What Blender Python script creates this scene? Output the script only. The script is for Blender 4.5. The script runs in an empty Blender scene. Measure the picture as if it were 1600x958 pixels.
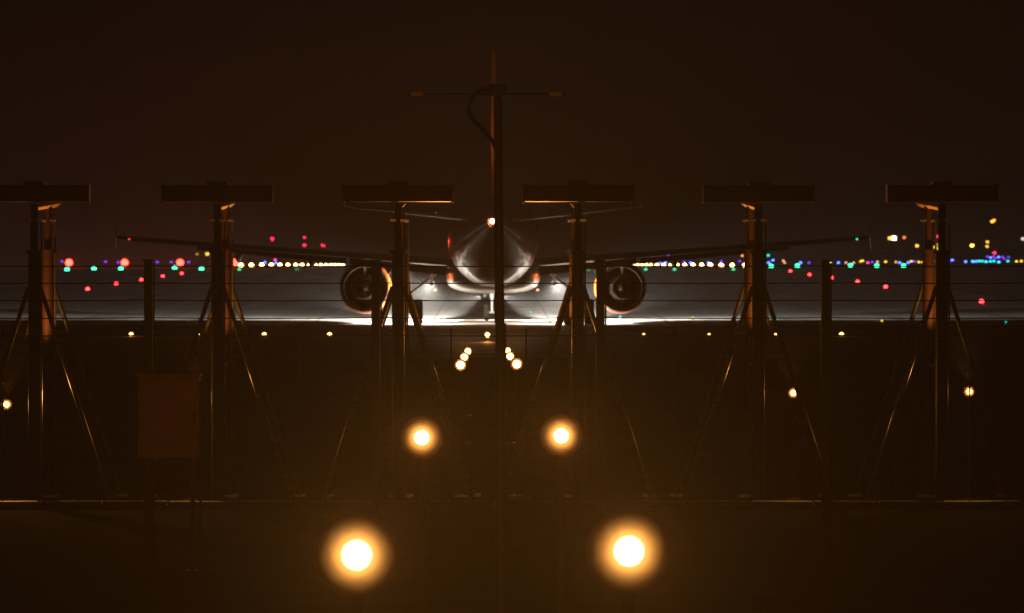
import bpy, bmesh, math, random
from mathutils import Vector, Matrix

random.seed(7)
SC = bpy.context.scene
COL = SC.collection
R = math.radians

# ---------------------------------------------------------------- camera
F = 9500.0            # focal length in photo pixels (1600 wide)
VX, VY = 768.0, 350.0 # where the runway direction vanishes
H = 4.5               # camera height above the runway surface
cam_d = bpy.data.cameras.new('camera')
cam = bpy.data.objects.new('camera', cam_d); COL.objects.link(cam)
cam_d.sensor_width = 36.0
cam_d.lens = 36.0 * F / 1600.0
cam_d.clip_start = 0.5; cam_d.clip_end = 20000
cam.location = (0, 0, H)
cam.rotation_euler = (R(90) - math.atan((479 - VY) / F), 0, -math.atan((800 - VX) / F))
cam_d.dof.use_dof = True
cam_d.dof.focus_distance = 92.0
cam_d.dof.aperture_fstop = 6.0
SC.camera = cam

# ---------------------------------------------------------------- night sky
w = bpy.data.worlds.new('World'); SC.world = w; w.use_nodes = True
wn = w.node_tree.nodes; wl = w.node_tree.links
bg = wn['Background']
bg.inputs['Color'].default_value = (1.0, 0.52, 0.56, 1)      # light polluted night sky
bg.inputs['Strength'].default_value = 0.0027

# ---------------------------------------------------------------- render / exposure
SC.view_settings.view_transform = 'Standard'
SC.view_settings.look = 'None'
SC.view_settings.exposure = 0.0
SC.view_settings.gamma = 1.0
SC.view_settings.use_curve_mapping = False
SC.render.engine = 'CYCLES'
cy = SC.cycles
cy.use_denoising = True
cy.max_bounces = 6; cy.diffuse_bounces = 3; cy.glossy_bounces = 3; cy.volume_bounces = 0
cy.sample_clamp_indirect = 4.0
cy.use_adaptive_sampling = False
cy.use_light_tree = True

# ---------------------------------------------------------------- helpers
def P(px, py, D):
    """world point at distance D (m) seen at photo pixel (px, py) - used once, to survey positions"""
    return Vector(((px - VX) / F * D, D, H - (py - VY) / F * D))

def ground_z(D):
    """terrain profile along the runway axis: level, then falling away past the displaced threshold"""
    if D < 570: return 0.0
    if D < 640:
        t = (D - 570) / 70.0
        return -0.5 * 0.0070 * 70 * t * t
    return -0.245 - 0.0070 * (D - 640)

def mat(name, color, rough=0.6, metal=0.0, noise=0.0, scale=8.0, coat=0.0, bump=0.0, spec=0.5):
    m = bpy.data.materials.new(name); m.use_nodes = True
    nt = m.node_tree; b = nt.nodes['Principled BSDF']
    b.inputs['Base Color'].default_value = (*color, 1)
    b.inputs['Roughness'].default_value = rough
    b.inputs['Metallic'].default_value = metal
    b.inputs['Coat Weight'].default_value = coat
    b.inputs['Specular IOR Level'].default_value = spec
    if noise > 0 or bump > 0:
        tc = nt.nodes.new('ShaderNodeTexCoord')
        nz = nt.nodes.new('ShaderNodeTexNoise'); nz.inputs['Scale'].default_value = scale
        nz.inputs['Detail'].default_value = 6
        nt.links.new(tc.outputs['Object'], nz.inputs['Vector'])
        if noise > 0:
            mr = nt.nodes.new('ShaderNodeMapRange')
            mr.inputs['From Min'].default_value = 0.3; mr.inputs['From Max'].default_value = 0.7
            mr.inputs['To Min'].default_value = 1 - noise; mr.inputs['To Max'].default_value = 1 + noise
            nt.links.new(nz.outputs['Fac'], mr.inputs['Value'])
            mx = nt.nodes.new('ShaderNodeVectorMath'); mx.operation = 'SCALE'
            mx.inputs[0].default_value = color
            nt.links.new(mr.outputs['Result'], mx.inputs['Scale'])
            nt.links.new(mx.outputs['Vector'], b.inputs['Base Color'])
        if bump > 0:
            bp = nt.nodes.new('ShaderNodeBump'); bp.inputs['Strength'].default_value = bump
            nt.links.new(nz.outputs['Fac'], bp.inputs['Height'])
            nt.links.new(bp.outputs['Normal'], b.inputs['Normal'])
    return m

def emit(name, color, strength, sampled=False):
    m = bpy.data.materials.new(name); m.use_nodes = True
    nt = m.node_tree; nt.nodes.remove(nt.nodes['Principled BSDF'])
    e = nt.nodes.new('ShaderNodeEmission')
    e.inputs['Color'].default_value = (*color, 1); e.inputs['Strength'].default_value = strength
    nt.links.new(e.outputs[0], nt.nodes['Material Output'].inputs['Surface'])
    m.cycles.emission_sampling = 'AUTO' if sampled else 'NONE'
    return m

M = {}
M['grass'] = mat('grass_ground', (0.022, 0.026, 0.011), 0.95, noise=0.5, scale=0.6, spec=0.02)
M['galv'] = mat('galvanised_steel', (0.36, 0.36, 0.37), 0.24, 0.9, noise=0.2, scale=14)
M['wire'] = mat('fence_wire', (0.05, 0.05, 0.05), 0.38, 0.9)
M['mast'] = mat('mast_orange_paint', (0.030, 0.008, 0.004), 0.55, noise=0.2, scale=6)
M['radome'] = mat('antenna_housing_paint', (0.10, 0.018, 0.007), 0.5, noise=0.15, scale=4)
M['boom'] = mat('antenna_boom_paint', (0.72, 0.50, 0.17), 0.5, noise=0.15, scale=9)
M['dark'] = mat('dark_rubber', (0.012, 0.011, 0.010), 0.75)
M['post'] = mat('lamp_post_paint', (0.05, 0.045, 0.04), 0.4, 0.5)
M['black'] = mat('black_painted_metal', (0.02, 0.018, 0.016), 0.5)
M['tyre'] = mat('tyre_rubber', (0.02, 0.019, 0.018), 0.8, noise=0.2, scale=20)
M['concrete'] = mat('weathered_concrete', (0.10, 0.09, 0.075), 0.55, noise=0.3, scale=3, bump=0.2)
M['cabinet'] = mat('cabinet_orange_paint', (0.78, 0.26, 0.045), 0.55, noise=0.12, scale=2.5)
M['marker'] = mat('marker_orange', (0.75, 0.20, 0.02), 0.45, noise=0.1)
M['white'] = mat('aircraft_white_paint', (0.75, 0.75, 0.73), 0.25, noise=0.04, scale=2, coat=0.4)
M['grey'] = mat('aircraft_grey_paint', (0.20, 0.20, 0.21), 0.5, noise=0.08, scale=2)
M['orange'] = mat('aircraft_orange_paint', (0.70, 0.13, 0.006), 0.5, noise=0.04, scale=2, spec=0.25)
M['tip'] = mat('matt_tip_paint', (0.5, 0.5, 0.5), 0.95, spec=0.0)
M['metal'] = mat('bare_metal', (0.5, 0.5, 0.5), 0.3, 0.9, noise=0.1)
M['hot'] = mat('exhaust_metal', (0.025, 0.021, 0.018), 0.6, 0.2, noise=0.2, scale=5)
M['building'] = mat('far_wall', (0.35, 0.33, 0.30), 0.8, noise=0.2, scale=0.2)
M['roof'] = mat('far_roof', (0.10, 0.09, 0.09), 0.8)
M['leaf'] = mat('dark_foliage', (0.035, 0.05, 0.018), 0.9, noise=0.5, scale=0.8)
M['bark'] = mat('bark', (0.06, 0.045, 0.03), 0.9)
M['halo'] = mat('halo_amber', (0.80, 0.48, 0.20), 0.6, spec=0.1)
M['edge'] = mat('post_glint_steel', (0.8, 0.8, 0.82), 0.10, 0.95)
M['brace'] = mat('brace_steel', (0.11, 0.10, 0.085), 0.30, 0.9, noise=0.5, scale=12)
M['seal'] = mat('joint_sealant', (0.03, 0.03, 0.03), 0.8)
M['glass'] = mat('dark_window_glass', (0.02, 0.02, 0.025), 0.1)

# pavement: grooved pale concrete with streaks laid along the runway
def pavement(name, c1, c2):
    m = bpy.data.materials.new(name); m.use_nodes = True
    nt = m.node_tree; b = nt.nodes['Principled BSDF']
    tc = nt.nodes.new('ShaderNodeTexCoord')
    mp = nt.nodes.new('ShaderNodeMapping'); mp.inputs['Scale'].default_value = (0.5, 0.02, 1)
    n1 = nt.nodes.new('ShaderNodeTexNoise'); n1.inputs['Scale'].default_value = 1.0; n1.inputs['Detail'].default_value = 5
    n2 = nt.nodes.new('ShaderNodeTexNoise'); n2.inputs['Scale'].default_value = 0.12; n2.inputs['Detail'].default_value = 8
    ad = nt.nodes.new('ShaderNodeMath'); ad.operation = 'ADD'
    cr = nt.nodes.new('ShaderNodeValToRGB')
    cr.color_ramp.elements[0].position = 0.75; cr.color_ramp.elements[1].position = 1.25
    cr.color_ramp.elements[0].color = (*c1, 1); cr.color_ramp.elements[1].color = (*c2, 1)
    hv = nt.nodes.new('ShaderNodeMath'); hv.operation = 'MULTIPLY'; hv.inputs[1].default_value = 0.5
    cr.color_ramp.elements[0].position = 0.38; cr.color_ramp.elements[1].position = 0.62
    nt.links.new(tc.outputs['Object'], mp.inputs['Vector']); nt.links.new(mp.outputs[0], n1.inputs['Vector'])
    nt.links.new(tc.outputs['Object'], n2.inputs['Vector'])
    nt.links.new(n1.outputs['Fac'], ad.inputs[0]); nt.links.new(n2.outputs['Fac'], ad.inputs[1])
    nt.links.new(ad.outputs[0], hv.inputs[0]); nt.links.new(hv.outputs[0], cr.inputs['Fac'])
    nt.links.new(cr.outputs['Color'], b.inputs['Base Color'])
    b.inputs['Roughness'].default_value = 0.75
    b.inputs['Specular IOR Level'].default_value = 0.2
    return m
M['runway'] = pavement('runway_concrete', (0.15, 0.145, 0.13), (0.42, 0.41, 0.38))
M['pad'] = pavement('blast_pad_asphalt', (0.035, 0.034, 0.032), (0.06, 0.058, 0.055))

WARM = (1.0, 0.37, 0.065)

# --- mesh builders ---
def new_bm(): return bmesh.new()

def box(bm, c, s, rot=None):
    r = bmesh.ops.create_cube(bm, size=1.0)
    mt = Matrix.Translation(Vector(c)) @ (rot.to_4x4() if rot else Matrix.Identity(4)) @ Matrix.Diagonal((s[0], s[1], s[2], 1))
    bmesh.ops.transform(bm, matrix=mt, verts=r['verts'])
    return r['verts']

def bevel_all(bm, off, seg=2):
    bmesh.ops.bevel(bm, geom=bm.edges[:] , offset=off, segments=seg, affect='EDGES', profile=0.5)

def tube(bm, a, b, r0, r1=None, n=12, caps=True):
    a = Vector(a); b = Vector(b); r1 = r0 if r1 is None else r1
    d = b - a
    q = d.to_track_quat('Z', 'Y')
    v0 = []; v1 = []
    for i in range(n):
        t = 2 * math.pi * i / n
        o = Vector((math.cos(t), math.sin(t), 0))
        v0.append(bm.verts.new(a + q @ (o * r0))); v1.append(bm.verts.new(b + q @ (o * r1)))
    for i in range(n):
        f = bm.faces.new((v0[i], v0[(i + 1) % n], v1[(i + 1) % n], v1[i])); f.smooth = True
    if caps:
        bm.faces.new(v0[::-1]); bm.faces.new(v1)

def path_tube(bm, pts, r, n=8):
    pts = [Vector(p) for p in pts]; rings = []
    for i, p in enumerate(pts):
        d = (pts[min(i + 1, len(pts) - 1)] - pts[max(i - 1, 0)]).normalized()
        q = d.to_track_quat('Z', 'Y')
        rings.append([bm.verts.new(p + q @ Vector((math.cos(2 * math.pi * k / n) * r, math.sin(2 * math.pi * k / n) * r, 0))) for k in range(n)])
    for i in range(len(rings) - 1):
        for k in range(n):
            f = bm.faces.new((rings[i][k], rings[i][(k + 1) % n], rings[i + 1][(k + 1) % n], rings[i + 1][k])); f.smooth = True
    bm.faces.new(rings[0][::-1]); bm.faces.new(rings[-1])

def lathe(bm, prof, axis='Y', n=32, center=(0, 0, 0), close=False):
    """prof: list of (position along axis, radius)"""
    c = Vector(center); rings = []
    for (t, r) in prof:
        ring = []
        for k in range(n):
            a = 2 * math.pi * k / n
            x, z = math.cos(a) * r, math.sin(a) * r
            v = Vector((x, t, z)) if axis == 'Y' else (Vector((x, z, t)) if axis == 'Z' else Vector((t, x, z)))
            ring.append(bm.verts.new(c + v))
        rings.append(ring)
    for i in range(len(rings) - 1):
        for k in range(n):
            f = bm.faces.new((rings[i][k], rings[i][(k + 1) % n], rings[i + 1][(k + 1) % n], rings[i + 1][k])); f.smooth = True
    if close:
        bm.faces.new(rings[0]); bm.faces.new(rings[-1][::-1])

def loft(bm, sections, close=True):
    rings = [[bm.verts.new(p) for p in s] for s in sections]
    n = len(rings[0])
    for i in range(len(rings) - 1):
        for k in range(n):
            f = bm.faces.new((rings[i][k], rings[i][(k + 1) % n], rings[i + 1][(k + 1) % n], rings[i + 1][k])); f.smooth = True
    if close:
        bm.faces.new(rings[0][::-1]); bm.faces.new(rings[-1])

def obj(name, bm, m, parent=None, loc=None, sharp=True):
    bmesh.ops.recalc_face_normals(bm, faces=bm.faces[:])
    me = bpy.data.meshes.new(name); bm.to_mesh(me); bm.free()
    if sharp:
        try: me.set_sharp_from_angle(angle=R(40))
        except Exception: pass
    me.materials.append(m)
    o = bpy.data.objects.new(name, me); COL.objects.link(o)
    if parent is not None: o.parent = parent
    if loc is not None: o.location = loc
    return o

def tag(o, label, cat, group=None, kind=None):
    if label: o['label'] = label
    if cat: o['category'] = cat
    if group: o['group'] = group
    if kind: o['kind'] = kind
    return o

def thing(name, label, cat, loc=(0, 0, 0), group=None):
    o = bpy.data.objects.new(name, None); COL.objects.link(o); o.location = loc
    o.empty_display_size = 0.2
    return tag(o, label, cat, group)

def copy_tree(o, parent=None):
    c = o.copy(); COL.objects.link(c); c.parent = parent
    for ch in list(o.children): copy_tree(ch, c)
    return c

def struct(name, bm, m):
    o = obj(name, bm, m); o['kind'] = 'structure'; return o

def lamp_light(parent, loc, color, intensity, radius=0.03, spot=None, aim=None, blend=0.3, name='light_source'):
    d = bpy.data.lights.new(name, 'SPOT' if spot else 'POINT')
    d.color = color; d.energy = intensity * 4 * math.pi; d.shadow_soft_size = radius
    if spot:
        d.spot_size = R(spot); d.spot_blend = blend
    o = bpy.data.objects.new(name, d); COL.objects.link(o)
    o.parent = parent; o.location = loc
    if aim is not None:
        o.rotation_euler = Vector(aim).to_track_quat('-Z', 'Y').to_euler()
    return o

ORD = ['first', 'second', 'third', 'fourth', 'fifth', 'sixth', 'seventh', 'eighth', 'ninth', 'tenth', 'eleventh', 'twelfth',
       'thirteenth', 'fourteenth', 'fifteenth', 'sixteenth', 'seventeenth', 'eighteenth', 'nineteenth', 'twentieth']

# ================================================================ SETTING
def sheet(xs, Ds, dz):
    bm = new_bm()
    rows = [[bm.verts.new((x, D, ground_z(D) + dz)) for x in xs] for D in Ds]
    for i in range(len(rows) - 1):
        for k in range(len(xs) - 1):
            bm.faces.new((rows[i][k], rows[i][k + 1], rows[i + 1][k + 1], rows[i + 1][k]))
    return bm
DS = [-60, 20, 90, 150, 200, 250, 268, 300, 400, 500, 570, 585, 600, 612, 625, 640, 700, 900, 1200, 1600, 2200, 3200, 5000]
struct('ground', sheet([-2500, -600, -150, -40, 0, 40, 150, 600, 2500], DS, 0.0), M['grass'])
RW0, RW1 = 270.5, 1500
runway = struct('runway', sheet([-31, 0, 31], [RW0] + [d for d in DS if RW0 < d < RW1] + [RW1], 0.008), M['runway'])
struct('blast_pad', sheet([-31, 0, 31], [205, 250, RW0], 0.004), M['pad'])
# tar joints between the paving lanes (parts of the runway)
for x in (-24.6, -19.2, -13.8, -8.1, -2.7, 2.7, 8.1, 13.8, 19.2, 24.6):
    bm = new_bm(); box(bm, (x, 445, 0.011), (0.09, 345, 0.006)); obj('joint_seal', bm, M['seal'], runway)
for D in (276.4, 284, 292, 301, 311, 322, 336, 352, 371, 395):
    bm = new_bm(); box(bm, (0, D, 0.0105), (61.5, 0.08, 0.006)); obj('joint_seal', bm, M['seal'], runway)

# ================================================================ AIRCRAFT
def ellipse(y, z, hw, hh, n=40, e=1.0):
    out = []
    for k in range(n):
        a = 2 * math.pi * k / n
        c, s = math.cos(a), math.sin(a)
        out.append(Vector((math.copysign(abs(c) ** e, c) * hw, y, z + math.copysign(abs(s) ** e, s) * hh)))
    return out

def foil(le, te, t, up=Vector((0, 0, 1)), n=8):
    """closed aerofoil loop from leading edge to trailing edge with max thickness t"""
    le = Vector(le); te = Vector(te); out = []
    xs = [0.5 * (1 - math.cos(math.pi * i / n)) for i in range(n + 1)]
    def th(x): return 5 * (0.2969 * math.sqrt(max(x, 0)) - 0.126 * x - 0.3516 * x * x + 0.2843 * x ** 3 - 0.1 * x ** 4)
    for x in xs: out.append(le.lerp(te, x) + up * (th(x) * t * 0.6 + 0.004))
    for x in reversed(xs[1:-1]): out.append(le.lerp(te, x) - up * (th(x) * t * 0.4))
    return out

def livery():
    m = mat('aircraft_fuselage_livery', (0.75, 0.75, 0.73), 0.33, coat=0.3, spec=0.45)
    nt = m.node_tree; b = nt.nodes['Principled BSDF']
    tc = nt.nodes.new('ShaderNodeTexCoord'); sp = nt.nodes.new('ShaderNodeSeparateXYZ')
    nt.links.new(tc.outputs['Object'], sp.inputs[0])
    ml = nt.nodes.new('ShaderNodeMath'); ml.operation = 'MULTIPLY'; ml.inputs[1].default_value = 0.30
    nt.links.new(sp.outputs['Y'], ml.inputs[0])
    sb = nt.nodes.new('ShaderNodeMath'); sb.operation = 'SUBTRACT'
    nt.links.new(sp.outputs['Z'], sb.inputs[0]); nt.links.new(ml.outputs[0], sb.inputs[1])
    gt = nt.nodes.new('ShaderNodeMath'); gt.operation = 'GREATER_THAN'; gt.inputs[1].default_value = 4.6
    nt.links.new(sb.outputs[0], gt.inputs[0])
    mx = nt.nodes.new('ShaderNodeMix'); mx.data_type = 'RGBA'
    mx.inputs['A'].default_value = (0.75, 0.75, 0.73, 1); mx.inputs['B'].default_value = (0.80, 0.16, 0.008, 1)
    nt.links.new(gt.outputs[0], mx.inputs['Factor']); nt.links.new(mx.outputs['Result'], b.inputs['Base Color'])
    return m
M['livery'] = livery()

AD = 270.0
ac = thing('airliner', 'twin engine airliner with orange engines lined up on the runway, seen from behind', 'airplane', (0.07, AD, 0.008))
bm = new_bm()
secs = [(17.72, 3.25, .04, .04), (17.5, 3.26, .33, .33), (17.0, 3.32, .68, .70), (16.0, 3.45, 1.15, 1.2), (14.8, 3.6, 1.53, 1.6),
        (13.2, 3.74, 1.83, 1.9), (11.5, 3.8, 1.96, 2.05), (8, 3.8, 1.975, 2.07), (2, 3.8, 1.975, 2.07), (-4.5, 3.8, 1.975, 2.07),
        (-7.5, 3.84, 1.93, 2.0), (-10, 3.95, 1.77, 1.80), (-12.5, 4.12, 1.48, 1.48), (-15, 4.32, 1.08, 1.08), (-17.3, 4.47, .68, .68),
        (-19, 4.56, .36, .36), (-19.85, 4.59, .22, .22)]
loft(bm, [ellipse(*s) for s in secs]); fus = obj('fuselage', bm, M['livery'], ac)
# cabin windows and doors on both sides
wb = new_bm(); box(wb, (0, 0, 0), (0.03, 0.23, 0.33)); bevel_all(wb, 0.01, 1)
wmesh = None
for s in (-1, 1):
    for i in range(38):
        y = 12.3 - i * 0.533
        if wmesh is None:
            o = obj('cabin_window', wb, M['glass'], fus); wmesh = o.data
        else:
            o = bpy.data.objects.new('cabin_window', wmesh); COL.objects.link(o); o.parent = fus
        hw = 1.975 if y > -4.5 else 1.95
        o.location = (s * (hw * math.sqrt(1 - (0.45 / 2.07) ** 2) - 0.004), y, 4.25)
bm = new_bm(); lathe(bm, [(-19.7, .15), (-19.95, .17), (-20.02, .13), (-19.8, .11)], n=20, center=(0, 0, 4.60)); obj('exhaust_outlet', bm, M['hot'], ac)
# belly fairing
bm = new_bm()
loft(bm, [ellipse(y, z, a, b, 36, .62) for (y, z, a, b) in ((7.5, 2.5, .5, .3), (6.4, 2.45, 1.5, .62), (5, 2.35, 1.95, .83), (2, 2.3, 2.08, .88), (-1.5, 2.3, 2.08, .88), (-3.4, 2.38, 1.85, .76), (-5, 2.5, 1.3, .5), (-6, 2.58, .4, .2))])
obj('belly_fairing', bm, M['white'], ac)
# fin
bm = new_bm(); X = Vector((1, 0, 0))
loft(bm, [foil((0, -11.6, 5.2), (0, -16.9, 5.0), .80, X), foil((0, -12.9, 6.4), (0, -17.2, 6.2), .60, X), foil((0, -17.35, 11.5), (0, -19.35, 11.5), .30, X), foil((0, -17.7, 11.66), (0, -19.3, 11.66), .16, X)])
fin = obj('tail_fin', bm, M['orange'], ac)
bm = new_bm()
loft(bm, [foil((0, -16.93, 5.25), (0, -18.3, 5.2), .26, X), foil((0, -19.38, 11.4), (0, -20.0, 11.4), .10, X)])
obj('rudder', bm, M['orange'], fin)
# tailplane
for s in (-1, 1):
    bm = new_bm()
    loft(bm, [foil((s * .3, -13.2, 4.62), (s * .3, -16.6, 4.60), .42), foil((s * 6.0, -16.5, 5.20), (s * 6.0, -17.6, 5.20), .17), foil((s * 6.2, -16.9, 5.23), (s * 6.2, -17.6, 5.23), .08)])
    tp = obj('tailplane', bm, M['white'], ac)
    bm = new_bm()
    loft(bm, [foil((s * .9, -16.66, 4.66), (s * .9, -17.5, 4.62), .14), foil((s * 5.9, -17.63, 5.19), (s * 5.9, -18.1, 5.17), .07)])
    obj('elevator', bm, M['white'], tp)
# wings
def wingz(x): return 2.62 + 0.0835 * (abs(x) - 1.9)
for s in (-1, 1):
    bm = new_bm()
    st = [(1.5, 6.6, -0.2, .85), (3.2, 5.5, -0.35, .72), (6.4, 3.55, -0.45, .50), (11, .75, -1.9, .32), (15.6, -2.05, -3.65, .20), (16.46, -2.65, -4.0, .14)]
    loft(bm, [foil((s * x, a, wingz(x) + .12), (s * x, b, wingz(x)), t) for (x, a, b, t) in st])
    wg = obj('wing', bm, M['grey'], ac)
    for (x0, x1, ya, yb, c0, c1) in ((2.0, 6.35, -.42, -.52, 1.25, .95), (6.5, 13.0, -.58, -2.75, .85, .55)):
        bm = new_bm()
        z0, z1 = wingz(x0), wingz(x1)
        loft(bm, [foil((s * x0, ya, z0 - .04), (s * x0, ya - c0, z0 - .04 - c0 * .30), .17), foil((s * x1, yb, z1 - .03), (s * x1, yb - c1, z1 - .03 - c1 * .28), .11)])
        obj('flap', bm, M['grey'], wg)
    bm = new_bm()
    loft(bm, [foil((s * 13.1, -2.82, wingz(13.1)), (s * 13.1, -3.4, wingz(13.1) - .03), .08), foil((s * 15.9, -3.85, wingz(15.9)), (s * 15.9, -4.3, wingz(15.9) - .02), .06)])
    obj('aileron', bm, M['grey'], wg)
    for (x, L) in ((4.6, 2.4), (8.0, 2.5), (11.2, 2.1)):                # flap track fairings
        yc = -0.45 if x < 6.4 else -0.45 - (x - 6.4) * .33
        bm = new_bm()
        loft(bm, [ellipse(yc + L * a, wingz(x) - .28 - max(0, -a) * .35, .17 * r, .26 * r, 12) for (a, r) in ((.55, .1), (.35, .7), (.1, 1), (-.25, .9), (-.45, .5), (-.58, .08))])
        bmesh.ops.translate(bm, verts=bm.verts[:], vec=(s * x, 0, 0))
        obj('flap_track_fairing', bm, M['grey'], wg)
    bm = new_bm()                                                       # wing tip fence
    xt, zt = s * 16.52, wingz(16.5) + .05
    loft(bm, [foil((xt, -3.9, zt - .55), (xt, -4.5, zt - .55), .03, X), foil((xt, -2.9, zt), (xt, -4.5, zt), .07, X), foil((xt, -3.9, zt + .62), (xt, -4.65, zt + .62), .03, X)])
    obj('wingtip_fence', bm, M['tip'], wg)
    bm = new_bm(); bmesh.ops.create_icosphere(bm, subdivisions=2, radius=.05)
    obj('navigation_light', bm, emit('nav_red' if s < 0 else 'nav_green', (1, .05, .03) if s < 0 else (.05, 1, .35), 1.2), wg, (s * 15.9, -4.35, wingz(15.9) + .04))
# engines
for s in (-1, 1):
    ex, ez, ey = s * 5.75, 1.62, 2.0
    root = bpy.data.objects.new('engine', None); COL.objects.link(root); root.parent = ac; root.location = (ex, ey, ez)
    bm = new_bm()
    lathe(bm, [(-.35, 1.03), (-.05, 1.06), (.8, 1.14), (1.9, 1.18), (3.2, 1.16), (3.9, 1.05), (4.08, .97), (4.0, .90), (3.4, .86), (1.5, .95), (0, .98), (-.33, 1.01)], n=48)
    obj('nacelle', bm, M['orange'], root)
    bm = new_bm(); lathe(bm, [(4.0, .905), (4.13, .97), (4.0, 1.04), (3.86, 1.066)], n=48); obj('intake_lip', bm, M['metal'], root)
    bm = new_bm(); lathe(bm, [(.10, 1.085), (-.05, 1.07), (-.30, 1.045), (-.362, 1.035), (-.362, 1.0), (-.25, .975), (.6, .96)], n=48); obj('fan_nozzle_rim', bm, M['dark'], root)
    bm = new_bm(); lathe(bm, [(1.3, .94), (1.25, .5), (1.25, .02)], n=32); obj('fan_duct_face', bm, M['dark'], root)
    bm = new_bm(); lathe(bm, [(1.2, .62), (.3, .66), (-.6, .56), (-1.25, .43), (-1.25, .40), (-.7, .44), (-.2, .45)], n=40); obj('core_cowl', bm, M['hot'], root)
    bm = new_bm(); lathe(bm, [(-.2, .30), (-.8, .27), (-1.4, .17), (-1.75, .03)], n=24); obj('exhaust_cone', bm, M['hot'], root)
    bm = new_bm()
    loft(bm, [foil((0, 3.2, 1.08), (0, -.9, .60), .30, X), foil((0, 2.6, 1.5), (0, -3.1, 1.22), .26, X)])
    obj('pylon', bm, M['white'], root)
# main landing gear
def wheel(bm, x, y, z, r, wd):
    n = 32
    lathe(bm, [(x - wd * .30, r * .5), (x - wd * .42, r * .62), (x - wd * .5, r * .82), (x - wd * .42, r * .95), (x - wd * .2, r), (x + wd * .2, r), (x + wd * .42, r * .95), (x + wd * .5, r * .82), (x + wd * .42, r * .62), (x + wd * .30, r * .5)], axis='X', n=n, center=(0, y, z))
for s in (-1, 1):
    g = bpy.data.objects.new('main_landing_gear', None); COL.objects.link(g); g.parent = ac; g.location = (s * 3.8, 0, 0)
    bm = new_bm(); tube(bm, (0, 0, .58), (0, .05, 1.5), .10, .10, 16); tube(bm, (0, .05, 1.45), (0, .1, 2.75), .15, .16, 16)
    tube(bm, (-.62, 0, .585), (.62, 0, .585), .07, .07, 12); obj('strut', bm, M['white'], g)
    bm = new_bm(); tube(bm, (0, .05, 1.35), (-s * 1.35, .1, 2.35), .055, .055, 10); tube(bm, (-s * .7, .08, 1.87), (0, .08, 2.45), .035, .035, 8); obj('side_stay', bm, M['white'], g)
    bm = new_bm(); tube(bm, (.02, -.12, .62), (.02, -.38, .98), .035, .03, 8); tube(bm, (.02, -.38, .98), (.02, -.1, 1.4), .03, .035, 8); obj('torque_link', bm, M['white'], g)
    bm = new_bm(); box(bm, (s * .28, .15, 1.95), (.05, .85, 1.35)); bevel_all(bm, .015); obj('gear_door', bm, M['white'], g)
    for dx in (-.465, .465):
        bm = new_bm(); wheel(bm, dx, 0, .585, .58, .43); wh = obj('wheel', bm, M['tyre'], g)
        bm = new_bm(); lathe(bm, [(dx - .14, .02), (dx - .12, .24), (dx - .16, .30), (dx + .16, .30), (dx + .12, .24), (dx + .14, .02)], axis='X', n=24, center=(0, 0, .585)); obj('rim', bm, M['grey'], wh)
# nose gear
g = bpy.data.objects.new('nose_landing_gear', None); COL.objects.link(g); g.parent = ac; g.location = (-.05, 12.64, 0)
bm = new_bm(); tube(bm, (0, 0, .38), (0, 0, 1.1), .06, .06, 14); tube(bm, (0, 0, 1.05), (0, .25, 2.1), .10, .11, 14); tube(bm, (-.3, 0, .38), (.3, 0, .38), .045, .045, 10); obj('strut', bm, M['white'], g)
bm = new_bm(); tube(bm, (0, .05, 1.2), (0, 1.2, 2.0), .045, .045, 10); obj('drag_stay', bm, M['white'], g)
for s in (-1, 1):
    bm = new_bm(); box(bm, (s * .48, .2, 1.62), (.03, 1.0, .6), Matrix.Rotation(R(s * 12), 3, 'Y')); bevel_all(bm, .01, 1); obj('gear_door', bm, M['white'], g)
    bm = new_bm(); wheel(bm, s * .25, 0, .38, .38, .22); wh = obj('wheel', bm, M['tyre'], g)
    bm = new_bm(); lathe(bm, [(s * .25 - .08, .02), (s * .25 - .09, .19), (s * .25 + .09, .19), (s * .25 + .08, .02)], axis='X', n=20, center=(0, 0, .38)); obj('rim', bm, M['grey'], wh)
    bm = new_bm(); lathe(bm, [(-.08, .03), (-.05, .09), (.05, .10), (.06, .085)], n=16, center=(s * .2, .16, 1.32)); tl = obj('taxi_light', bm, M['metal'], g)
    lamp_light(g, (s * .2, .28, 1.32), (1, .93, .80), 110, .05, 120, (s * .35, 1, -.7), .6)
    bm = new_bm(); lathe(bm, [(-.06, .02), (-.04, .07), (.04, .08), (.05, .065)], n=16, center=(s * .34, .12, 1.15)); obj('turnoff_light', bm, M['metal'], g)
    lamp_light(g, (s * .44, .22, 1.15), (1, .95, .84), 7500, .05, 62, (s, .50, -.36), .8)
# landing lights under the wing roots: wide spill and a long forward beam
for s in (-1, 1):
    bm = new_bm(); lathe(bm, [(-.10, .03), (-.07, .11), (.06, .13), (.07, .11)], n=20); ll = obj('landing_light', bm, M['metal'], ac, (s * 2.75, 1.6, 1.86))
    bm = new_bm(); tube(bm, (s * 2.75, 1.55, 1.95), (s * 2.75, 1.7, 2.5), .04, .05, 8); obj('landing_light_arm', bm, M['grey'], ac)
    lamp_light(ac, (s * 2.75, 1.72, 1.86), (1, .94, .82), 290, .06, 136, (s * .25, 1, -.85), .3)
    lamp_light(ac, (s * 2.75, 1.73, 1.86), (1, .94, .82), 8000, .06, 52, (s * .42, 1, -.30), .8)
    lamp_light(ac, (s * 2.75, 1.74, 1.86), (1, .94, .82), 90000, .06, 10, (s * .035, 1, -.075), .7)
# logo lights on the tailplane washing the fin
for s in (-1, 1):
    bm = new_bm(); lathe(bm, [(0, .07), (.05, .07), (.07, .045)], axis='Z', n=14, close=True); obj('logo_light', bm, M['metal'], ac, (s * 2.4, -16.2, 4.93))
    lamp_light(ac, (s * 2.4, -16.35, 5.05), (1, .80, .60), 16, .04, 62, (-s * 2.2, -1.5, 4.0), .8)
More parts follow.
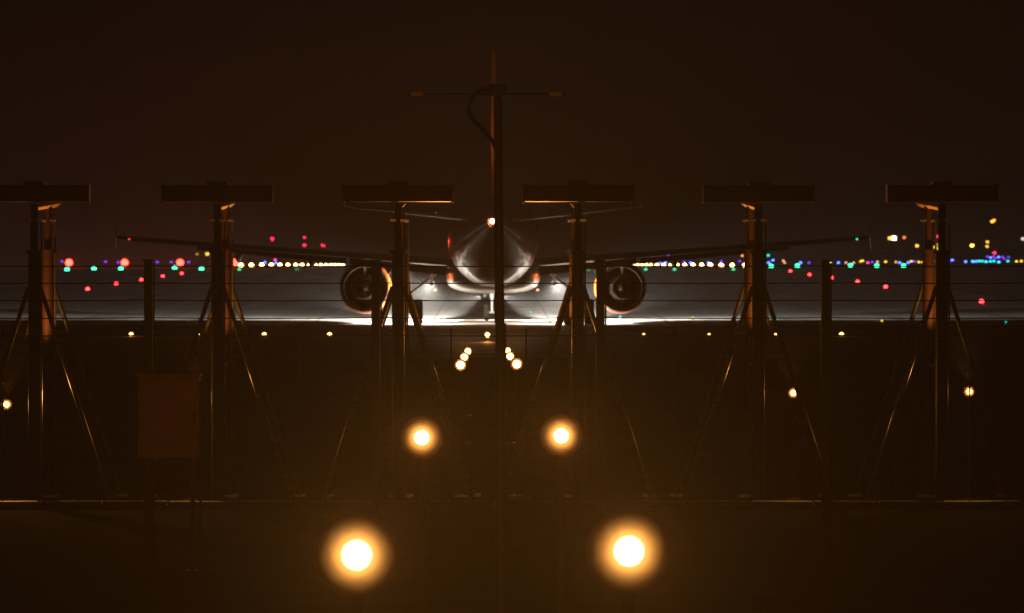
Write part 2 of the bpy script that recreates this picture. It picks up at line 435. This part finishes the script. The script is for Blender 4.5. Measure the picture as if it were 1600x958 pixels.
# white tail light
bm = new_bm(); bmesh.ops.create_icosphere(bm, subdivisions=2, radius=.07)
obj('tail_light', bm, emit('tail_white', (1, .93, .80), 90), ac, (-.06, -20.04, 4.60))
lamp_light(ac, (-.06, -20.16, 4.60), (1, .9, .75), 11, .05)

# ================================================================ APPROACH LIGHTS
lens_bright = emit('approach_lens', (1.0, 0.52, 0.15), 24)
lens_near = emit('approach_lens_near', (1.0, 0.66, 0.30), 17)
lens_side = emit('cross_bar_lens', (1.0, 0.46, 0.10), 14)
lens_mid = emit('approach_lens_side', (1.0, 0.50, 0.13), 7)
def approach_lamp(name, p, label, group, I, rad=.055, spot=150, lens=None, gz=0.0, aim=(0, -1, .12), back_fill=0, halo=0, up=0, upx=0):
    """steel post on a base plate carrying a round lamp head that faces the approach (towards the camera)"""
    t = thing(name, label, 'lamp', (p.x, p.y, gz), group)
    h = p.z - gz
    bm = new_bm(); box(bm, (0, .03, .02), (.22, .22, .04)); bevel_all(bm, .006, 1); obj('base_plate', bm, M['galv'], t)
    bm = new_bm(); tube(bm, (0, .12, .04), (0, .12, max(h - rad * 1.2, .06)), .024, .018, 10); obj('post', bm, M['post'], t)
    bm = new_bm(); lathe(bm, [(.17, .01), (.16, rad * .6), (.06, rad * 1.12), (.012, rad * 1.18), (.012, rad * 1.02), (.04, rad * .95)], n=24, center=(0, 0, h)); obj('lamp_head', bm, M['black'], t)
    bm = new_bm(); lathe(bm, [(.01, rad), (-.016, rad * .93), (-.034, rad * .70), (-.045, rad * .35), (-.047, .002)], n=24, center=(0, 0, h)); obj('lens', bm, lens or lens_bright, t)
    if halo > 0:                       # amber plate added round the lens; its lit gradient stands for the halo
        bm = new_bm(); lathe(bm, [(.012, rad * .8), (.012, halo * .6), (.015, halo * .78), (.021, halo * .92), (.028, halo), (.036, halo * .97), (.05, rad)], n=40, center=(0, 0, h)); obj('halo_plate', bm, M['halo'], t)
    if I > 0:
        lamp_light(t, (0, -.06, h), WARM, I, .03, spot, aim, .6)
    if up > 0:                         # extra upward spot above the head, added to light the antenna booms
        lamp_light(t, (0, -.02, h + .16), WARM, up, .03, 84, (upx, .12, 1), .4)
    if back_fill > 0:                       # extra backward spot, added to light the cabinet and masts from the front
        lamp_light(t, (0, .24, h), WARM, back_fill, .03, 46, (0, 1, -.02), .5)
    return t

pairs = [((557, 868), (983, 862), 20.7, 108, 20, .043, 'nearest and largest'), ((659, 684), (877, 681), 40.5, 92, 20, .043, 'second nearest'),
         ((719.5, 570.5), (807.5, 569), 100, 85, 0, .062, 'third nearest'), ((725.5, 558), (797, 556.8), 124, 70, 0, .062, 'fourth nearest'),
         ((731, 549), (793, 548.3), 142, 60, 0, .062, 'fifth nearest')]
for (a, b, D, I, lk, rad, word) in pairs:
    for q, side in ((a, 'left'), (b, 'right')):
        approach_lamp('approach_light', P(*q, D), word + ' glowing amber approach light in the %s row before the runway' % side, 'approach lights on posts in two rows', I, rad, spot=150 if D < 60 else 58, aim=(0, -1, .12) if D < 60 else (0, -1, .52), back_fill=lk, halo=.14 if D < 60 else .105, up=45 if D == 100 else 0, upx=-.3 if side == 'left' else .3, lens=lens_near if D < 60 else None)
approach_lamp('approach_light', P(761.5, 523.5, 232), 'small amber centre line light just below the airliner nose wheel', None, 6, .075, halo=.14)
# cross bar among the antennas; each carries an added upward spot
for (x, y, D, I, lab) in ((10, 632, 99, 7, 'amber cross bar light on a post at the far left edge'), (298, 622, 99, 3, 'amber cross bar light standing behind the orange cabinet'),
                          (1240, 614, 99, 3, 'amber cross bar light on a post beside the right fence post'), (1515, 612, 99, 3, 'amber cross bar light on a post at the far right')):
    approach_lamp('cross_bar_light', P(x, y, D), lab, 'cross bar lights on posts among the antennas', I, .046, 150, lens=lens_side, halo=.10, up=52, upx=.18 if x < VX else -.18)
for i, (x, I) in enumerate(((205, 6), (308, 2), (413, 2), (515, 2), (1006, .5), (1108, 1), (1212, .7), (1315, 3))):
    approach_lamp('cross_bar_light', P(x, 523, 245), 'small amber light of the far cross bar, %s from the left' % ORD[i], 'small lights of the far cross bar', I, .09 if x in (205, 308, 413, 515, 1315) else .05, 150, lens_mid)

# ================================================================ LOCALIZER ANTENNAS
AD_ = 97.0
def antenna(px, idx):
    s = F / AD_
    x = (px - VX) / s
    t = thing('localizer_antenna', 'dark orange T shaped runway antenna on twin braced poles, %s from the left' % ORD[idx], 'antenna', (x, AD_, 0), 'row of T shaped antennas')
    zt = H - (319 - VY) / s
    # housing: wide transverse box with end caps
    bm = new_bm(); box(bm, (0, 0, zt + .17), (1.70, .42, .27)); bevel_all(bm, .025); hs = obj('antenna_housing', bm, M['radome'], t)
    for e in (-1, 1):
        bm = new_bm(); box(bm, (e * .868, 0, zt + .17), (.034, .45, .30)); bevel_all(bm, .008, 1); obj('end_cap', bm, M['radome'], hs)
    bm = new_bm(); box(bm, (0, .02, zt + .335), (.32, .5, .06)); bevel_all(bm, .01, 1); obj('saddle', bm, M['radome'], hs)
    # boom reaching towards the runway and its dipole rods
    bm = new_bm(); box(bm, (0, 2.6, zt - .005), (.10, 5.2, .10), Matrix.Rotation(.0145, 3, 'X') @ Matrix.Rotation(R(45), 3, 'Y')); bevel_all(bm, .01, 1); bo = obj('boom', bm, M['boom'], t)
    for k in range(7):
        bm = new_bm(); L = .50 - .035 * k
        tube(bm, (-L, .7 + k * .68, zt + .13), (L, .7 + k * .68, zt + .13), .012, .012, 8); obj('dipole_rod', bm, M['radome'], bo)
    # poles
    for (dy, w) in ((0, 0), (3.0, 1)):
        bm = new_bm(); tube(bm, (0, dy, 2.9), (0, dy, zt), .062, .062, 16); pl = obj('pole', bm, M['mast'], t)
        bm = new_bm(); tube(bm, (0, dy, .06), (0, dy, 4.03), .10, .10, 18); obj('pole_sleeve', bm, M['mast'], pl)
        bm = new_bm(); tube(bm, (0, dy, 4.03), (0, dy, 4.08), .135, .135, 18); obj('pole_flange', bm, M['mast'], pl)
        bm = new_bm(); box(bm, (0, dy, zt - .26), (.26, .10, .05)); bevel_all(bm, .008, 1); obj('clamp', bm, M['galv'], pl)
        bm = new_bm(); box(bm, (0, dy, .03), (.42, .42, .06)); bevel_all(bm, .01, 1); obj('base_plate', bm, M['galv'], pl)
        for e in (-1, 1):
            bm = new_bm(); tube(bm, (e * .09, dy, 3.5), (e * 1.20, dy + .1, .05), .036, .036, 12); lg = obj('brace_leg', bm, M['brace'], t)
            bm = new_bm(); box(bm, (e * 1.21, dy + .1, .03), (.22, .22, .06)); bevel_all(bm, .01, 1); obj('foot', bm, M['galv'], lg)
        bm = new_bm(); tube(bm, (.115, dy - .03, .1), (.115, dy - .03, zt - .3), .014, .014, 8); obj('cable_conduit', bm, M['galv'], pl)
    bm = new_bm(); tube(bm, (0, 0, 2.2), (0, 3.0, 2.2), .035, .035, 10); obj('tie_bar', bm, M['mast'], t)
for i, px in enumerate((54, 340, 622, 903, 1185, 1472)):
    antenna(px, i)

# concrete cable trough with covers along the foot of the antennas
tr = thing('cable_trough', 'low concrete cable trough running along the foot of the antennas', 'trough', (0, 96.0, 0))
bm = new_bm(); box(bm, (0, 0, .035), (20.4, .34, .07)); obj('trough_body', bm, M['concrete'], tr)
cm = None
for k in range(20):
    if cm is None:
        bm = new_bm(); box(bm, (0, 0, 0), (.99, .42, .05)); bevel_all(bm, .008, 1); o = obj('cover', bm, M['concrete'], tr); cm = o.data
    else:
        o = bpy.data.objects.new('cover', cm); COL.objects.link(o); o.parent = tr
    o.location = (-9.7 + k * 1.02, random.uniform(-.012, .012), .096 + random.uniform(-.003, .003)); o.rotation_euler = (0, random.uniform(-.006, .006), random.uniform(-.008, .008))
bm = new_bm(); box(bm, (0, 0, .04), (.34, .12, .08)); bevel_all(bm, .012); mk = obj('marker_block', bm, M['marker'])
mk.location = (.47, 95.9, .122); tag(mk, 'small orange marker block lying on the cable trough', 'marker')

# equipment cabinet
cs = F / 78.0
cab = thing('equipment_cabinet', 'plain orange brown equipment cabinet standing left of the second antenna', 'cabinet', ((262.5 - VX) / cs, 78.3, 0))
cw, ct = 95 / cs, H - (589 - VY) / cs
cb = H - (716 - VY) / cs
for e in (-1, 1):
    bm = new_bm(); box(bm, (e * (cw / 2 - .09), 0, cb / 2), (.06, .06, cb)); bevel_all(bm, .006, 1); lg = obj('leg', bm, M['black'], cab)
    bm = new_bm(); box(bm, (e * (cw / 2 - .09), 0, .02), (.18, .18, .04)); obj('base_plate', bm, M['black'], lg)
bm = new_bm(); box(bm, (0, 0, (ct + cb) / 2), (cw, .5, ct - cb)); bevel_all(bm, .012); body = obj('cabinet_body', bm, M['cabinet'], cab)
bm = new_bm(); box(bm, (0, 0, ct + .022), (cw + .05, .58, .04)); bevel_all(bm, .01, 1); obj('lid', bm, M['cabinet'], cab)
bm = new_bm(); box(bm, (0, -.262, (ct + cb) / 2), (cw - .07, .02, ct - cb - .08)); bevel_all(bm, .006, 1); dr = obj('door', bm, M['cabinet'], cab)
bm = new_bm(); box(bm, (.33, -.285, (ct + cb) / 2), (.025, .03, .14)); bevel_all(bm, .006, 1); obj('handle', bm, M['black'], dr)
for z in (cb + .2, ct - .2):
    bm = new_bm(); tube(bm, (-cw / 2 + .045, -.275, z - .05), (-cw / 2 + .045, -.275, z + .05), .011, .011, 8); obj('hinge', bm, M['cabinet'], dr)
for k in range(4):
    bm = new_bm(); box(bm, (0, -.276, ct - .16 - k * .035), (.30, .012, .012)); obj('vent_slat', bm, M['cabinet'], dr)
bm = new_bm(); tube(bm, (cw / 2 + .022, -.22, .05), (cw / 2 + .022, -.22, ct - .06), .017, .017, 8); obj('conduit', bm, M['galv'], cab)

# ================================================================ WIRE FENCE
fs = F / 81.0
fence = thing('wire_fence', 'wire fence of thin horizontal strands on steel posts before the antennas', 'fence', (0, 81.0, 0))
ztop = H - (409 - VY) / fs
for k, px in enumerate((-120, 232, 587, 938, 1290, 1642)):
    x = (px - VX) / fs
    bm = new_bm(); box(bm, (x, 0, ztop / 2), (.115, .06, ztop)); bevel_all(bm, .008, 1); po = obj('post', bm, M['black'], fence)
    bm = new_bm(); tube(bm, (x + .072, -.01, .02), (x + .072, -.01, ztop - .02), .013, .013, 8); obj('glint_tube', bm, M['edge'], po)  # polished tube added to give the post a bright, lit-looking edge
    bm = new_bm(); box(bm, (x, 0, ztop + .014), (.14, .085, .03)); obj('post_cap', bm, M['black'], po)
wz = [H - (y - VY) / fs for y in (415.5, 442, 469, 496.5, 524, 552, 580, 608, 636, 664, 692, 720, 748)]
for z in wz:
    bm = new_bm()
    xs = [(px - VX) / fs for px in (-120, 232, 587, 938, 1290, 1642)]
    pts = []
    for i in range(len(xs) - 1):
        for q in range(4):
            u = q / 4.0; pts.append((xs[i] + (xs[i + 1] - xs[i]) * u, -.035, z - .035 * u * (1 - u)))
    pts.append((xs[-1], -.035, z)); path_tube(bm, pts, .009 if z > 2.95 else .004, 6); obj('wire', bm, M['wire'], fence)
for px in (5, 122, 350, 468, 705, 822, 1055, 1172, 1398, 1515):
    x = (px - VX) / fs
    bm = new_bm(); tube(bm, (x, -.05, wz[-1] - .3), (x, -.05, H - (514 - VY) / fs), .011, .011, 8); obj('wire_spacer', bm, M['galv'], fence)

# ================================================================ MONITOR POLE (foreground)
mD = 60.0; ms = F / mD
def Q(px, py, dy=0.0):
    p = P(px, py, mD); return Vector((p.x - Mx, dy, p.z))
Mx = (782.5 - VX) / ms
mp_ = thing('monitor_pole', 'tall dark monitor pole with a looped cable in front of the airliner tail', 'pole', (Mx, mD, 0))
bm = new_bm(); tube(bm, (0, 0, .04), (0, 0, Q(782, 505).z), .058, .055, 18); tube(bm, (-.012, 0, Q(782, 506).z), (-.03, 0, Q(778, 138).z), .050, .038, 18); obj('pole_shaft', bm, M['black'], mp_)
bm = new_bm(); box(bm, (0, 0, .02), (.4, .4, .04)); obj('base_plate', bm, M['black'], mp_)
c = Q(777, 141); bm = new_bm(); box(bm, (c.x, 0, c.z), (.17, .13, .12)); bevel_all(bm, .012); jb = obj('junction_box', bm, M['black'], mp_)
pts = [(771, 139), (760, 139.5), (749, 142), (740, 149), (734, 160), (732, 171), (735, 182), (743, 192), (752, 201), (761, 210), (769, 220), (775, 233), (777, 250)]
bm = new_bm(); path_tube(bm, [Q(x, y, -.06) for x, y in pts], .021, 8); obj('cable', bm, M['black'], mp_)
for (xa, xb, e) in ((768, 636, -1), (787, 884, 1)):
    a, b = Q(xa, 147), Q(xb, 147.5)
    bm = new_bm(); tube(bm, a, b, .006, .006, 8); ar = obj('dipole_arm', bm, M['black'], mp_)
    g_ = Q(652 if e < 0 else 868, 147); bm = new_bm(); lathe(bm, [(g_.x - .07, .005), (g_.x - .04, .024), (g_.x + .04, .026), (g_.x + .07, .005)], axis='X', n=14, center=(0, 0, g_.z)); obj('insulator', bm, M['boom'], ar)

# ================================================================ AIRFIELD LIGHTS
_proto = {}
def field_light(name, p, color, strength, label, group, r=.16, cat='light'):
    """frangible stem, round body and glowing globe"""
    gz = ground_z(p.y); p.z = max(p.z, gz + .09)
    key = (name, color, strength, r)
    t = thing(name, label, cat, (p.x, p.y, gz), group)
    h = p.z - gz
    if key not in _proto:
        bm = new_bm(); lathe(bm, [(-r * .95, r * .55), (-r * .8, r * .9), (-r * .45, r * .95), (-r * .4, r * .7)], axis='Z', n=12, close=True); b0 = obj('light_body', bm, M['black'], t)
        bm = new_bm(); lathe(bm, [(-r * .4, r * .8), (0, r), (r * .5, r * .85), (r * .85, r * .5), (r * 1.0, .01)], axis='Z', n=12); g0 = obj('globe', bm, emit(name + '_glow', color, strength), t)
        _proto[key] = (b0.data, g0.data); b0.location.z = h; g0.location.z = h
    else:
        for nm, me in zip(('light_body', 'globe'), _proto[key]):
            o = bpy.data.objects.new(nm, me); COL.objects.link(o); o.parent = t; o.location.z = h
    bm = new_bm(); tube(bm, (0, 0, 0), (0, 0, max(h - r * .8, .03)), .04, .03, 8); obj('stem', bm, M['black'], t)
    return t

RED = (1.0, 0.012, 0.014); GREEN = (0.03, 0.85, 0.30); AMB = (1.0, 0.50, 0.13); BLUE = (0.08, 0.12, 1.0); TEAL = (0.0, 0.65, 0.55)
YEL = (0.95, 0.62, 0.03); PEACH = (1.0, 0.42, 0.22)
W = 28.0
def edgeD(px): return F * W / abs(px - VX)
left_red = [(75, 463), (137, 452), (181.5, 443.5), (221, 437.5), (254.5, 432), (284, 427.5)]
right_red = [(1534, 471.5), (1446, 458), (1384, 448.5), (1340, 440.5), (1299.5, 434.5), (1265, 429.5), (1235, 424)]
for side, arr in (('left', left_red), ('right', right_red)):
    for i, (x, y) in enumerate(arr):
        small = (x == 1446)
        field_light('runway_edge_light', P(x, y, F * (H - .17) / (y - VY)), RED, 34 if not small else 5, 'red runway edge light on the %s side, %s from the camera' % (side, ORD[i]), 'red runway edge lights', .13 if not small else .06)
left_amb = [357, 376.5, 393, 409, 424, 437.5, 450, 462, 472, 483, 493, 501.5, 509.5, 517, 523.5, 530, 536]
right_amb = [1164, 1144, 1127, 1110, 1096.5, 1083, 1070, 1058.5, 1048, 1037, 1026.5, 1017, 1010, 1003, 996.5, 990.5, 985, 980, 976]
for side, arr in (('left', left_amb), ('right', right_amb)):
    for i, x in enumerate(arr):
        D = edgeD(x)
        field_light('runway_edge_light', P(x, 414.5 + (.6 if i < 3 else 0), D), AMB, 34, 'amber white runway edge light on the %s side, %s nearest of its row' % (side, ORD[i]), 'amber runway edge lights beyond the threshold', .27)
for i, (x, y, k) in enumerate(((105, 421.5, 1), (147, 420, 1), (189, 420, 1), (273, 419, 1), (315, 420.5, 1), (374, 425, 0), (464, 424, -1), (919, 425, 0), (1009, 425.5, 0), (1054, 424, 0), (1146, 423.5, 0), (1205, 416.5, 1), (1246, 416, 1), (1329, 415.5, 1), (1370, 416, 1), (1412, 416, 1))):
    field_light('threshold_light', P(x, y, 588), GREEN, (1.2, 1.6, 9)[1 + k - 0] if k >= 0 else .25, 'green runway threshold light, %s from the left' % ORD[i], 'green threshold lights', .24 if k else .18)

# four red glide path units
for i, x in enumerate((108, 195, 281.5, 367)):
    p = P(x, 410.5, 790); gz = ground_z(790)
    t = thing('glide_path_light', 'large glowing red glide path light, %s of four from the left' % ORD[i], 'light', (p.x, 790, gz), 'four red glide path lights')
    h = p.z - gz
    bm = new_bm(); box(bm, (0, .45, h), (.9, .9, .55)); bevel_all(bm, .04, 1); obj('light_housing', bm, M['marker'], t)
    for e in (-.3, .3):
        bm = new_bm(); tube(bm, (e, .4, 0), (e, .4, h - .27), .05, .05, 8); obj('leg', bm, M['galv'], t)
    bm = new_bm(); lathe(bm, [(-.01, .46), (-.05, .40), (-.08, .22), (-.085, .005)], n=20, center=(0, 0, h)); obj('lens', bm, emit('glide_red', (1.0, .016, .010), 40), t)
    lamp_light(t, (0, -.25, h), (1, .035, .006), 1300, .1, 60, (-p.x, -790, -90), .7)

# inset lights on the pavement near the airliner
for i, (x, y) in enumerate(((641, 455), (680, 454), (840, 453.5), (872.5, 454))):
    p = P(x, y, 395); p.z = .10
    p = P(x, y, F * (H - .10) / (y - VY))
    field_light('inset_runway_light', p, PEACH, 2.2, 'pale orange light set in the bright runway, %s from the left' % ORD[i], 'inset lights ahead of the airliner', .11)
for (x, y, c, s, lab) in ((969, 495.5, TEAL, 3, 'teal inset light right of the right engine'), (829, 488, TEAL, 1.2, 'faint teal inset light right of the nose wheel'), (1213, 499.5, TEAL, 2.0, 'tiny teal light by the foot of the fifth antenna pole'),
                          (1572, 504, TEAL, .8, 'tiny teal light at the far right of the runway end'), (1082, 497.5, YEL, 2.0, 'tiny yellow light right of the right engine'), (1378, 502, YEL, 1.5, 'tiny yellow light left of the rightmost antenna')):
    p = P(x, y, F * (H - .08) / (y - VY))
    field_light('inset_taxiway_light', p, c, s, lab, 'tiny inset lights at the runway end', .06)

# far blue, teal, violet, yellow and peach taxiway lights
far = [(97, 409, 'v'), (165, 409.5, 'v'), (185, 410.5, 'v'), (231, 410.5, 'b'), (245.5, 410, 'v'), (268, 410, 'v'), (295, 410, 'v'), (414, 410.5, 'b'), (431, 411.5, 'b'), (430, 406.5, 'm'), (510, 404, 'm'),
       (930, 411, 'b'), (1020, 403, 'm'), (1032, 412, 'b'), (1040, 411, 'b'), (1044, 400.5, 'b'), (1069, 410, 'v'), (1079, 411, 'b'), (1083, 400.5, 't'), (1089, 399, 'c'), (1101, 399, 't'), (1109, 400.5, 'v'), (1117.5, 399.5, 'c'), (1127, 398.5, 'b'), (1107, 411, 'b'), (1127, 409, 'v'), (1160, 400, 'a'), (1156, 408.5, 'v'),
       (1200.5, 399.5, 't'), (1201, 411, 'b'), (1208, 407, 'b'), (1224, 408, 'p'), (1226, 411, 'p'), (1251, 411, 'b'), (1264, 411, 'v'), (1297, 411, 'y'), (1310, 411, 'b'), (1322, 411, 'p'), (1334, 411, 'p'), (1345, 409, 'y'), (1348, 408, 'y'), (1356, 411, 'm'), (1363, 410, 'v'), (1371, 409.5, 'p'), (1384, 409.5, 'y'), (1400, 410, 'p'), (1406, 411, 'b'),
       (1419, 411, 'b'), (1424, 409, 'y'), (1429, 409, 'v'), (1436, 410, 'y'), (1442, 410, 'y'), (1462, 408, 'c'), (1469, 410, 'b'), (1488, 407, 'b'), (1509, 409.5, 'b'), (1520, 409, 'c'), (1525, 409, 'b'), (1530, 408.5, 't'), (1535, 408.5, 't'), (1541, 409.5, 'c'), (1547.5, 409, 't'), (1553, 408.5, 't'), (1561, 410, 'c'), (1575, 408.5, 't'),
       (1543, 401.5, 'v'), (1548, 403, 'b'), (1552.5, 401.5, 'v'), (1556, 404, 'v'), (1560.5, 402, 'b'), (1566.5, 402, 'v'), (1569, 404.5, 'v'), (1576, 402.5, 'v'), (1588.5, 409, 'y'), (1596, 408.5, 'y')]
CL = {'b': ((.07, .13, 1.0), 9, 'blue'), 'v': ((.22, .05, 1.0), 2.2, 'violet'), 't': (TEAL, 4, 'teal'), 'c': ((.03, .30, 1.0), 8, 'bright azure'), 'm': ((1.0, .05, .40), 3.5, 'magenta'), 'a': ((1.0, .32, .03), 3.5, 'orange'), 'y': (YEL, 3.0, 'yellow'), 'p': (PEACH, 2.0, 'peach')}
cnt = {}
for (x, y, c) in far:
    k = (c, x < VX); cnt[k] = cnt.get(k, 0) + 1
    n = cnt[k]
    wd = ORD[n - 1] if n <= 20 else 'twenty %s' % ORD[n - 21]
    col_, st_, wname = CL[c]
    D = 1050 if y > 405 else 1300
    field_light('taxiway_light', P(x, y, D), col_, st_, 'far %s taxiway light %s of the airliner, %s counted from the left' % (wname, 'left' if x < VX else 'right', wd), 'far coloured taxiway lights', .25 if y > 405 else .30)

# obstruction masts, far lamp posts
def lamp_mast(x, tops, base_y, D, label, cat='lamp post', name='lamp_post'):
    p0 = P(x, base_y, D); gz = min(ground_z(D), p0.z)
    t = thing(name, label, cat, (p0.x, D, gz))
    hi = max(P(x, y, D).z for (_, y, _, _, _) in tops)
    bm = new_bm(); tube(bm, (0, 0, 0), (0, 0, hi - gz), .16, .08, 8); obj('mast', bm, M['black'], t)
    for (lx, y, c, s, r) in tops:
        q = P(lx, y, D); dx = q.x - p0.x; z = q.z - gz
        if abs(dx) > .2:
            bm = new_bm(); tube(bm, (0, 0, z + r * .6), (dx, 0, z + r * .6), .06, .06, 6); obj('arm', bm, M['black'], t)
        bm = new_bm(); box(bm, (dx, 0, z + r * .85), (r * 1.5, r * 1.5, r * .5)); bevel_all(bm, r * .1, 1); hd = obj('lamp_head', bm, M['black'], t)
        bm = new_bm(); lathe(bm, [(-r * .9, .01), (-r * .7, r * .6), (0, r), (r * .58, r * .7)], axis='Z', n=14, center=(dx, 0, z)); obj('lamp_glass', bm, emit('far_lamp', c, s), hd)
    return t
OB = (1.0, .02, .06)
lamp_mast(425.5, [(425.5, 372.5, OB, 4, .42), (425.5, 375.5, OB, 2, .30)], 413, 1300, 'red obstruction light on a mast, leftmost of three above the left edge lights', 'mast', 'obstruction_mast')
lamp_mast(476, [(476, 371, OB, 3, .36), (476, 383, OB, 4, .42)], 413, 1300, 'mast with two red obstruction lights one above the other', 'mast', 'obstruction_mast')
lamp_mast(505, [(504, 383, OB, 3.5, .40), (506, 384, OB, 2.5, .36)], 413, 1300, 'red obstruction light on a mast nearest the left engine', 'mast', 'obstruction_mast')
LY = (1.0, .60, .05); LO = (1.0, .35, .03)
lamp_mast(308, [(308, 397, LY, .6, .35)], 413, 1200, 'dim yellow lamp post left of the second antenna')
lamp_mast(324, [(324, 396.5, LY, 2.4, .45)], 413, 1200, 'yellow lamp post beside the second antenna pole')
lamp_mast(363, [(363, 394, PEACH, .8, .30)], 413, 1200, 'faint peach lamp post just right of the second antenna pole')
lamp_mast(1394, [(1390.5, 372, LO, 6, .50), (1397, 372, (1, .75, .30), 60, .55)], 411, 1400, 'brightest yellow apron lamp post right of the airliner wing tip')
lamp_mast(1413, [(1413, 371, (1, .22, .04), 2.2, .46)], 411, 1400, 'orange red lamp post next to the brightest apron lamp')
lamp_mast(1433, [(1433, 384, LY, 3, .48)], 411, 1400, 'yellow lamp post left of the rightmost antenna poles')
lamp_mast(1463.5, [(1464.5, 369, OB, 3.5, .46), (1461, 386, LY, 2.5, .42), (1466.5, 382, LY, 1.5, .36), (1466.5, 388, LY, 2.5, .42)], 411, 1400, 'mast with a red light over yellow lamps between the rightmost antenna poles')
lamp_mast(1519, [(1519, 383.5, LY, 10, .48)], 411, 1400, 'bright yellow lamp post right of the rightmost antenna')
lamp_mast(1543, [(1543, 378, LY, 2.6, .42), (1542.5, 385, LY, 2.6, .42)], 411, 1400, 'lamp post with two yellow lamps one above the other')
lamp_mast(1552, [(1550.5, 346, LY, 3.5, .46), (1553, 344, LO, 4, .46)], 411, 1400, 'tallest orange lamp post at the right, higher than all others')
lamp_mast(1554, [(1554, 395, (1, .03, .08), 5, .46)], 411, 1400, 'low red light above the violet taxiway lights', 'light', 'obstruction_light')
lamp_mast(1598, [(1598.5, 373, (1, .9, .75), 1.5, .5)], 411, 1400, 'white lamp post cut by the right edge of the picture')

# pale low hangar at the right edge
hb = thing('hangar', 'pale low hangar at the right edge behind the taxiway lights', 'building', (P(1605, 405, 1500).x, 1500, ground_z(1500)))
s15 = F / 1500.0; zb = P(0, 394, 1500).z - ground_z(1500)
bm = new_bm(); box(bm, (0, 9, zb * .45), (15, 18, zb * .9)); obj('wall', bm, M['building'], hb)
bm = new_bm()
vs = [bm.verts.new(p) for p in ((-8, -.6, zb * .86), (8, -.6, zb), (8, -.6, zb + .4), (-8, -.6, zb * .86 + .4), (-8, 19, zb * .86), (8, 19, zb), (8, 19, zb + .4), (-8, 19, zb * .86 + .4))]
for f in ((0, 1, 2, 3), (5, 4, 7, 6), (0, 4, 5, 1), (3, 2, 6, 7), (0, 3, 7, 4), (1, 5, 6, 2)): bm.faces.new([vs[i] for i in f])
obj('roof', bm, M['roof'], hb)
for k in range(3):
    bm = new_bm(); box(bm, (-5 + k * 4.6, -.03, zb * .38), (3.6, .1, zb * .62)); obj('hangar_door', bm, M['white'], hb)
    bm = new_bm(); box(bm, (-5 + k * 4.6, -.15, zb * .80), (1.2, .22, .22)); obj('wall_lamp', bm, emit('hangar_lamp', (1, .85, .6), 3, True), hb)

# dark trees behind the apron
def tree(px, top, D, wpx, label):
    p = P(px, top, D); gz = ground_z(D); h = p.z - gz; rw = wpx / (F / D) / 2
    t = thing('tree', label, 'tree', (p.x, D, gz), 'dark trees behind the apron')
    bm = new_bm(); tube(bm, (0, 0, 0), (0, 0, h * .55), .28, .14, 8)
    for k in range(5):
        a = k * 1.3; tube(bm, (0, 0, h * (.28 + .05 * k)), (math.cos(a) * rw * .6, math.sin(a) * rw * .6, h * (.5 + .07 * k)), .10, .04, 6)
    obj('trunk', bm, M['bark'], t)
    bm = new_bm()
    for _ in range(900):
        u = random.uniform(-1, 1); a = random.uniform(0, 2 * math.pi); rr = random.uniform(.35, 1) * (1 + .18 * math.sin(3 * a + px))
        c = Vector((math.cos(a) * math.sqrt(1 - u * u) * rw * rr, math.sin(a) * math.sqrt(1 - u * u) * rw * rr, h * .62 + u * h * .38 * rr))
        q = Matrix.Rotation(random.uniform(0, 6.28), 3, 'Z') @ Matrix.Rotation(random.uniform(0, 3.14), 3, 'X')
        sz = random.uniform(.18, .42)
        bm.faces.new([bm.verts.new(c + q @ Vector(v) * sz) for v in ((-1, 0, 0), (0, -.5, 0), (1, 0, 0), (0, .5, .2))])
    obj('crown', bm, M['leaf'], t, sharp=False)
for i, (px, top, wp) in enumerate(((1372, 391, 26), (1392, 387, 30), (1414, 391, 24), (1437, 389, 28), (1508, 392, 30), (1532, 390, 26), (1571, 388, 34), (1593, 384, 34))):
    tree(px, top, 1480, wp, 'dark tree behind the apron lights, %s from the left' % ORD[i])

# ================================================================ AIR
bm = new_bm(); box(bm, (0, 2470, 0), (5040, 5100, 1))
bmesh.ops.translate(bm, verts=bm.verts[:], vec=(0, 0, .5)); bmesh.ops.scale(bm, verts=bm.verts[:], vec=(1, 1, 52.0)); bmesh.ops.translate(bm, verts=bm.verts[:], vec=(0, 0, -27.5))
me = bpy.data.meshes.new('haze'); bm.to_mesh(me); bm.free()
hz = bpy.data.objects.new('haze', me); COL.objects.link(hz); hz['kind'] = 'stuff'; hz['label'] = 'thin damp night air over the airfield'
hm = bpy.data.materials.new('haze_air'); hm.use_nodes = True; nt = hm.node_tree; nt.nodes.remove(nt.nodes['Principled BSDF'])
pv = nt.nodes.new('ShaderNodeVolumePrincipled')
pv.inputs['Color'].default_value = (0.92, 0.92, 0.92, 1); pv.inputs['Density'].default_value = 0.00045; pv.inputs['Anisotropy'].default_value = 0.12
nt.links.new(pv.outputs[0], nt.nodes['Material Output'].inputs['Volume'])
me.materials.append(hm)
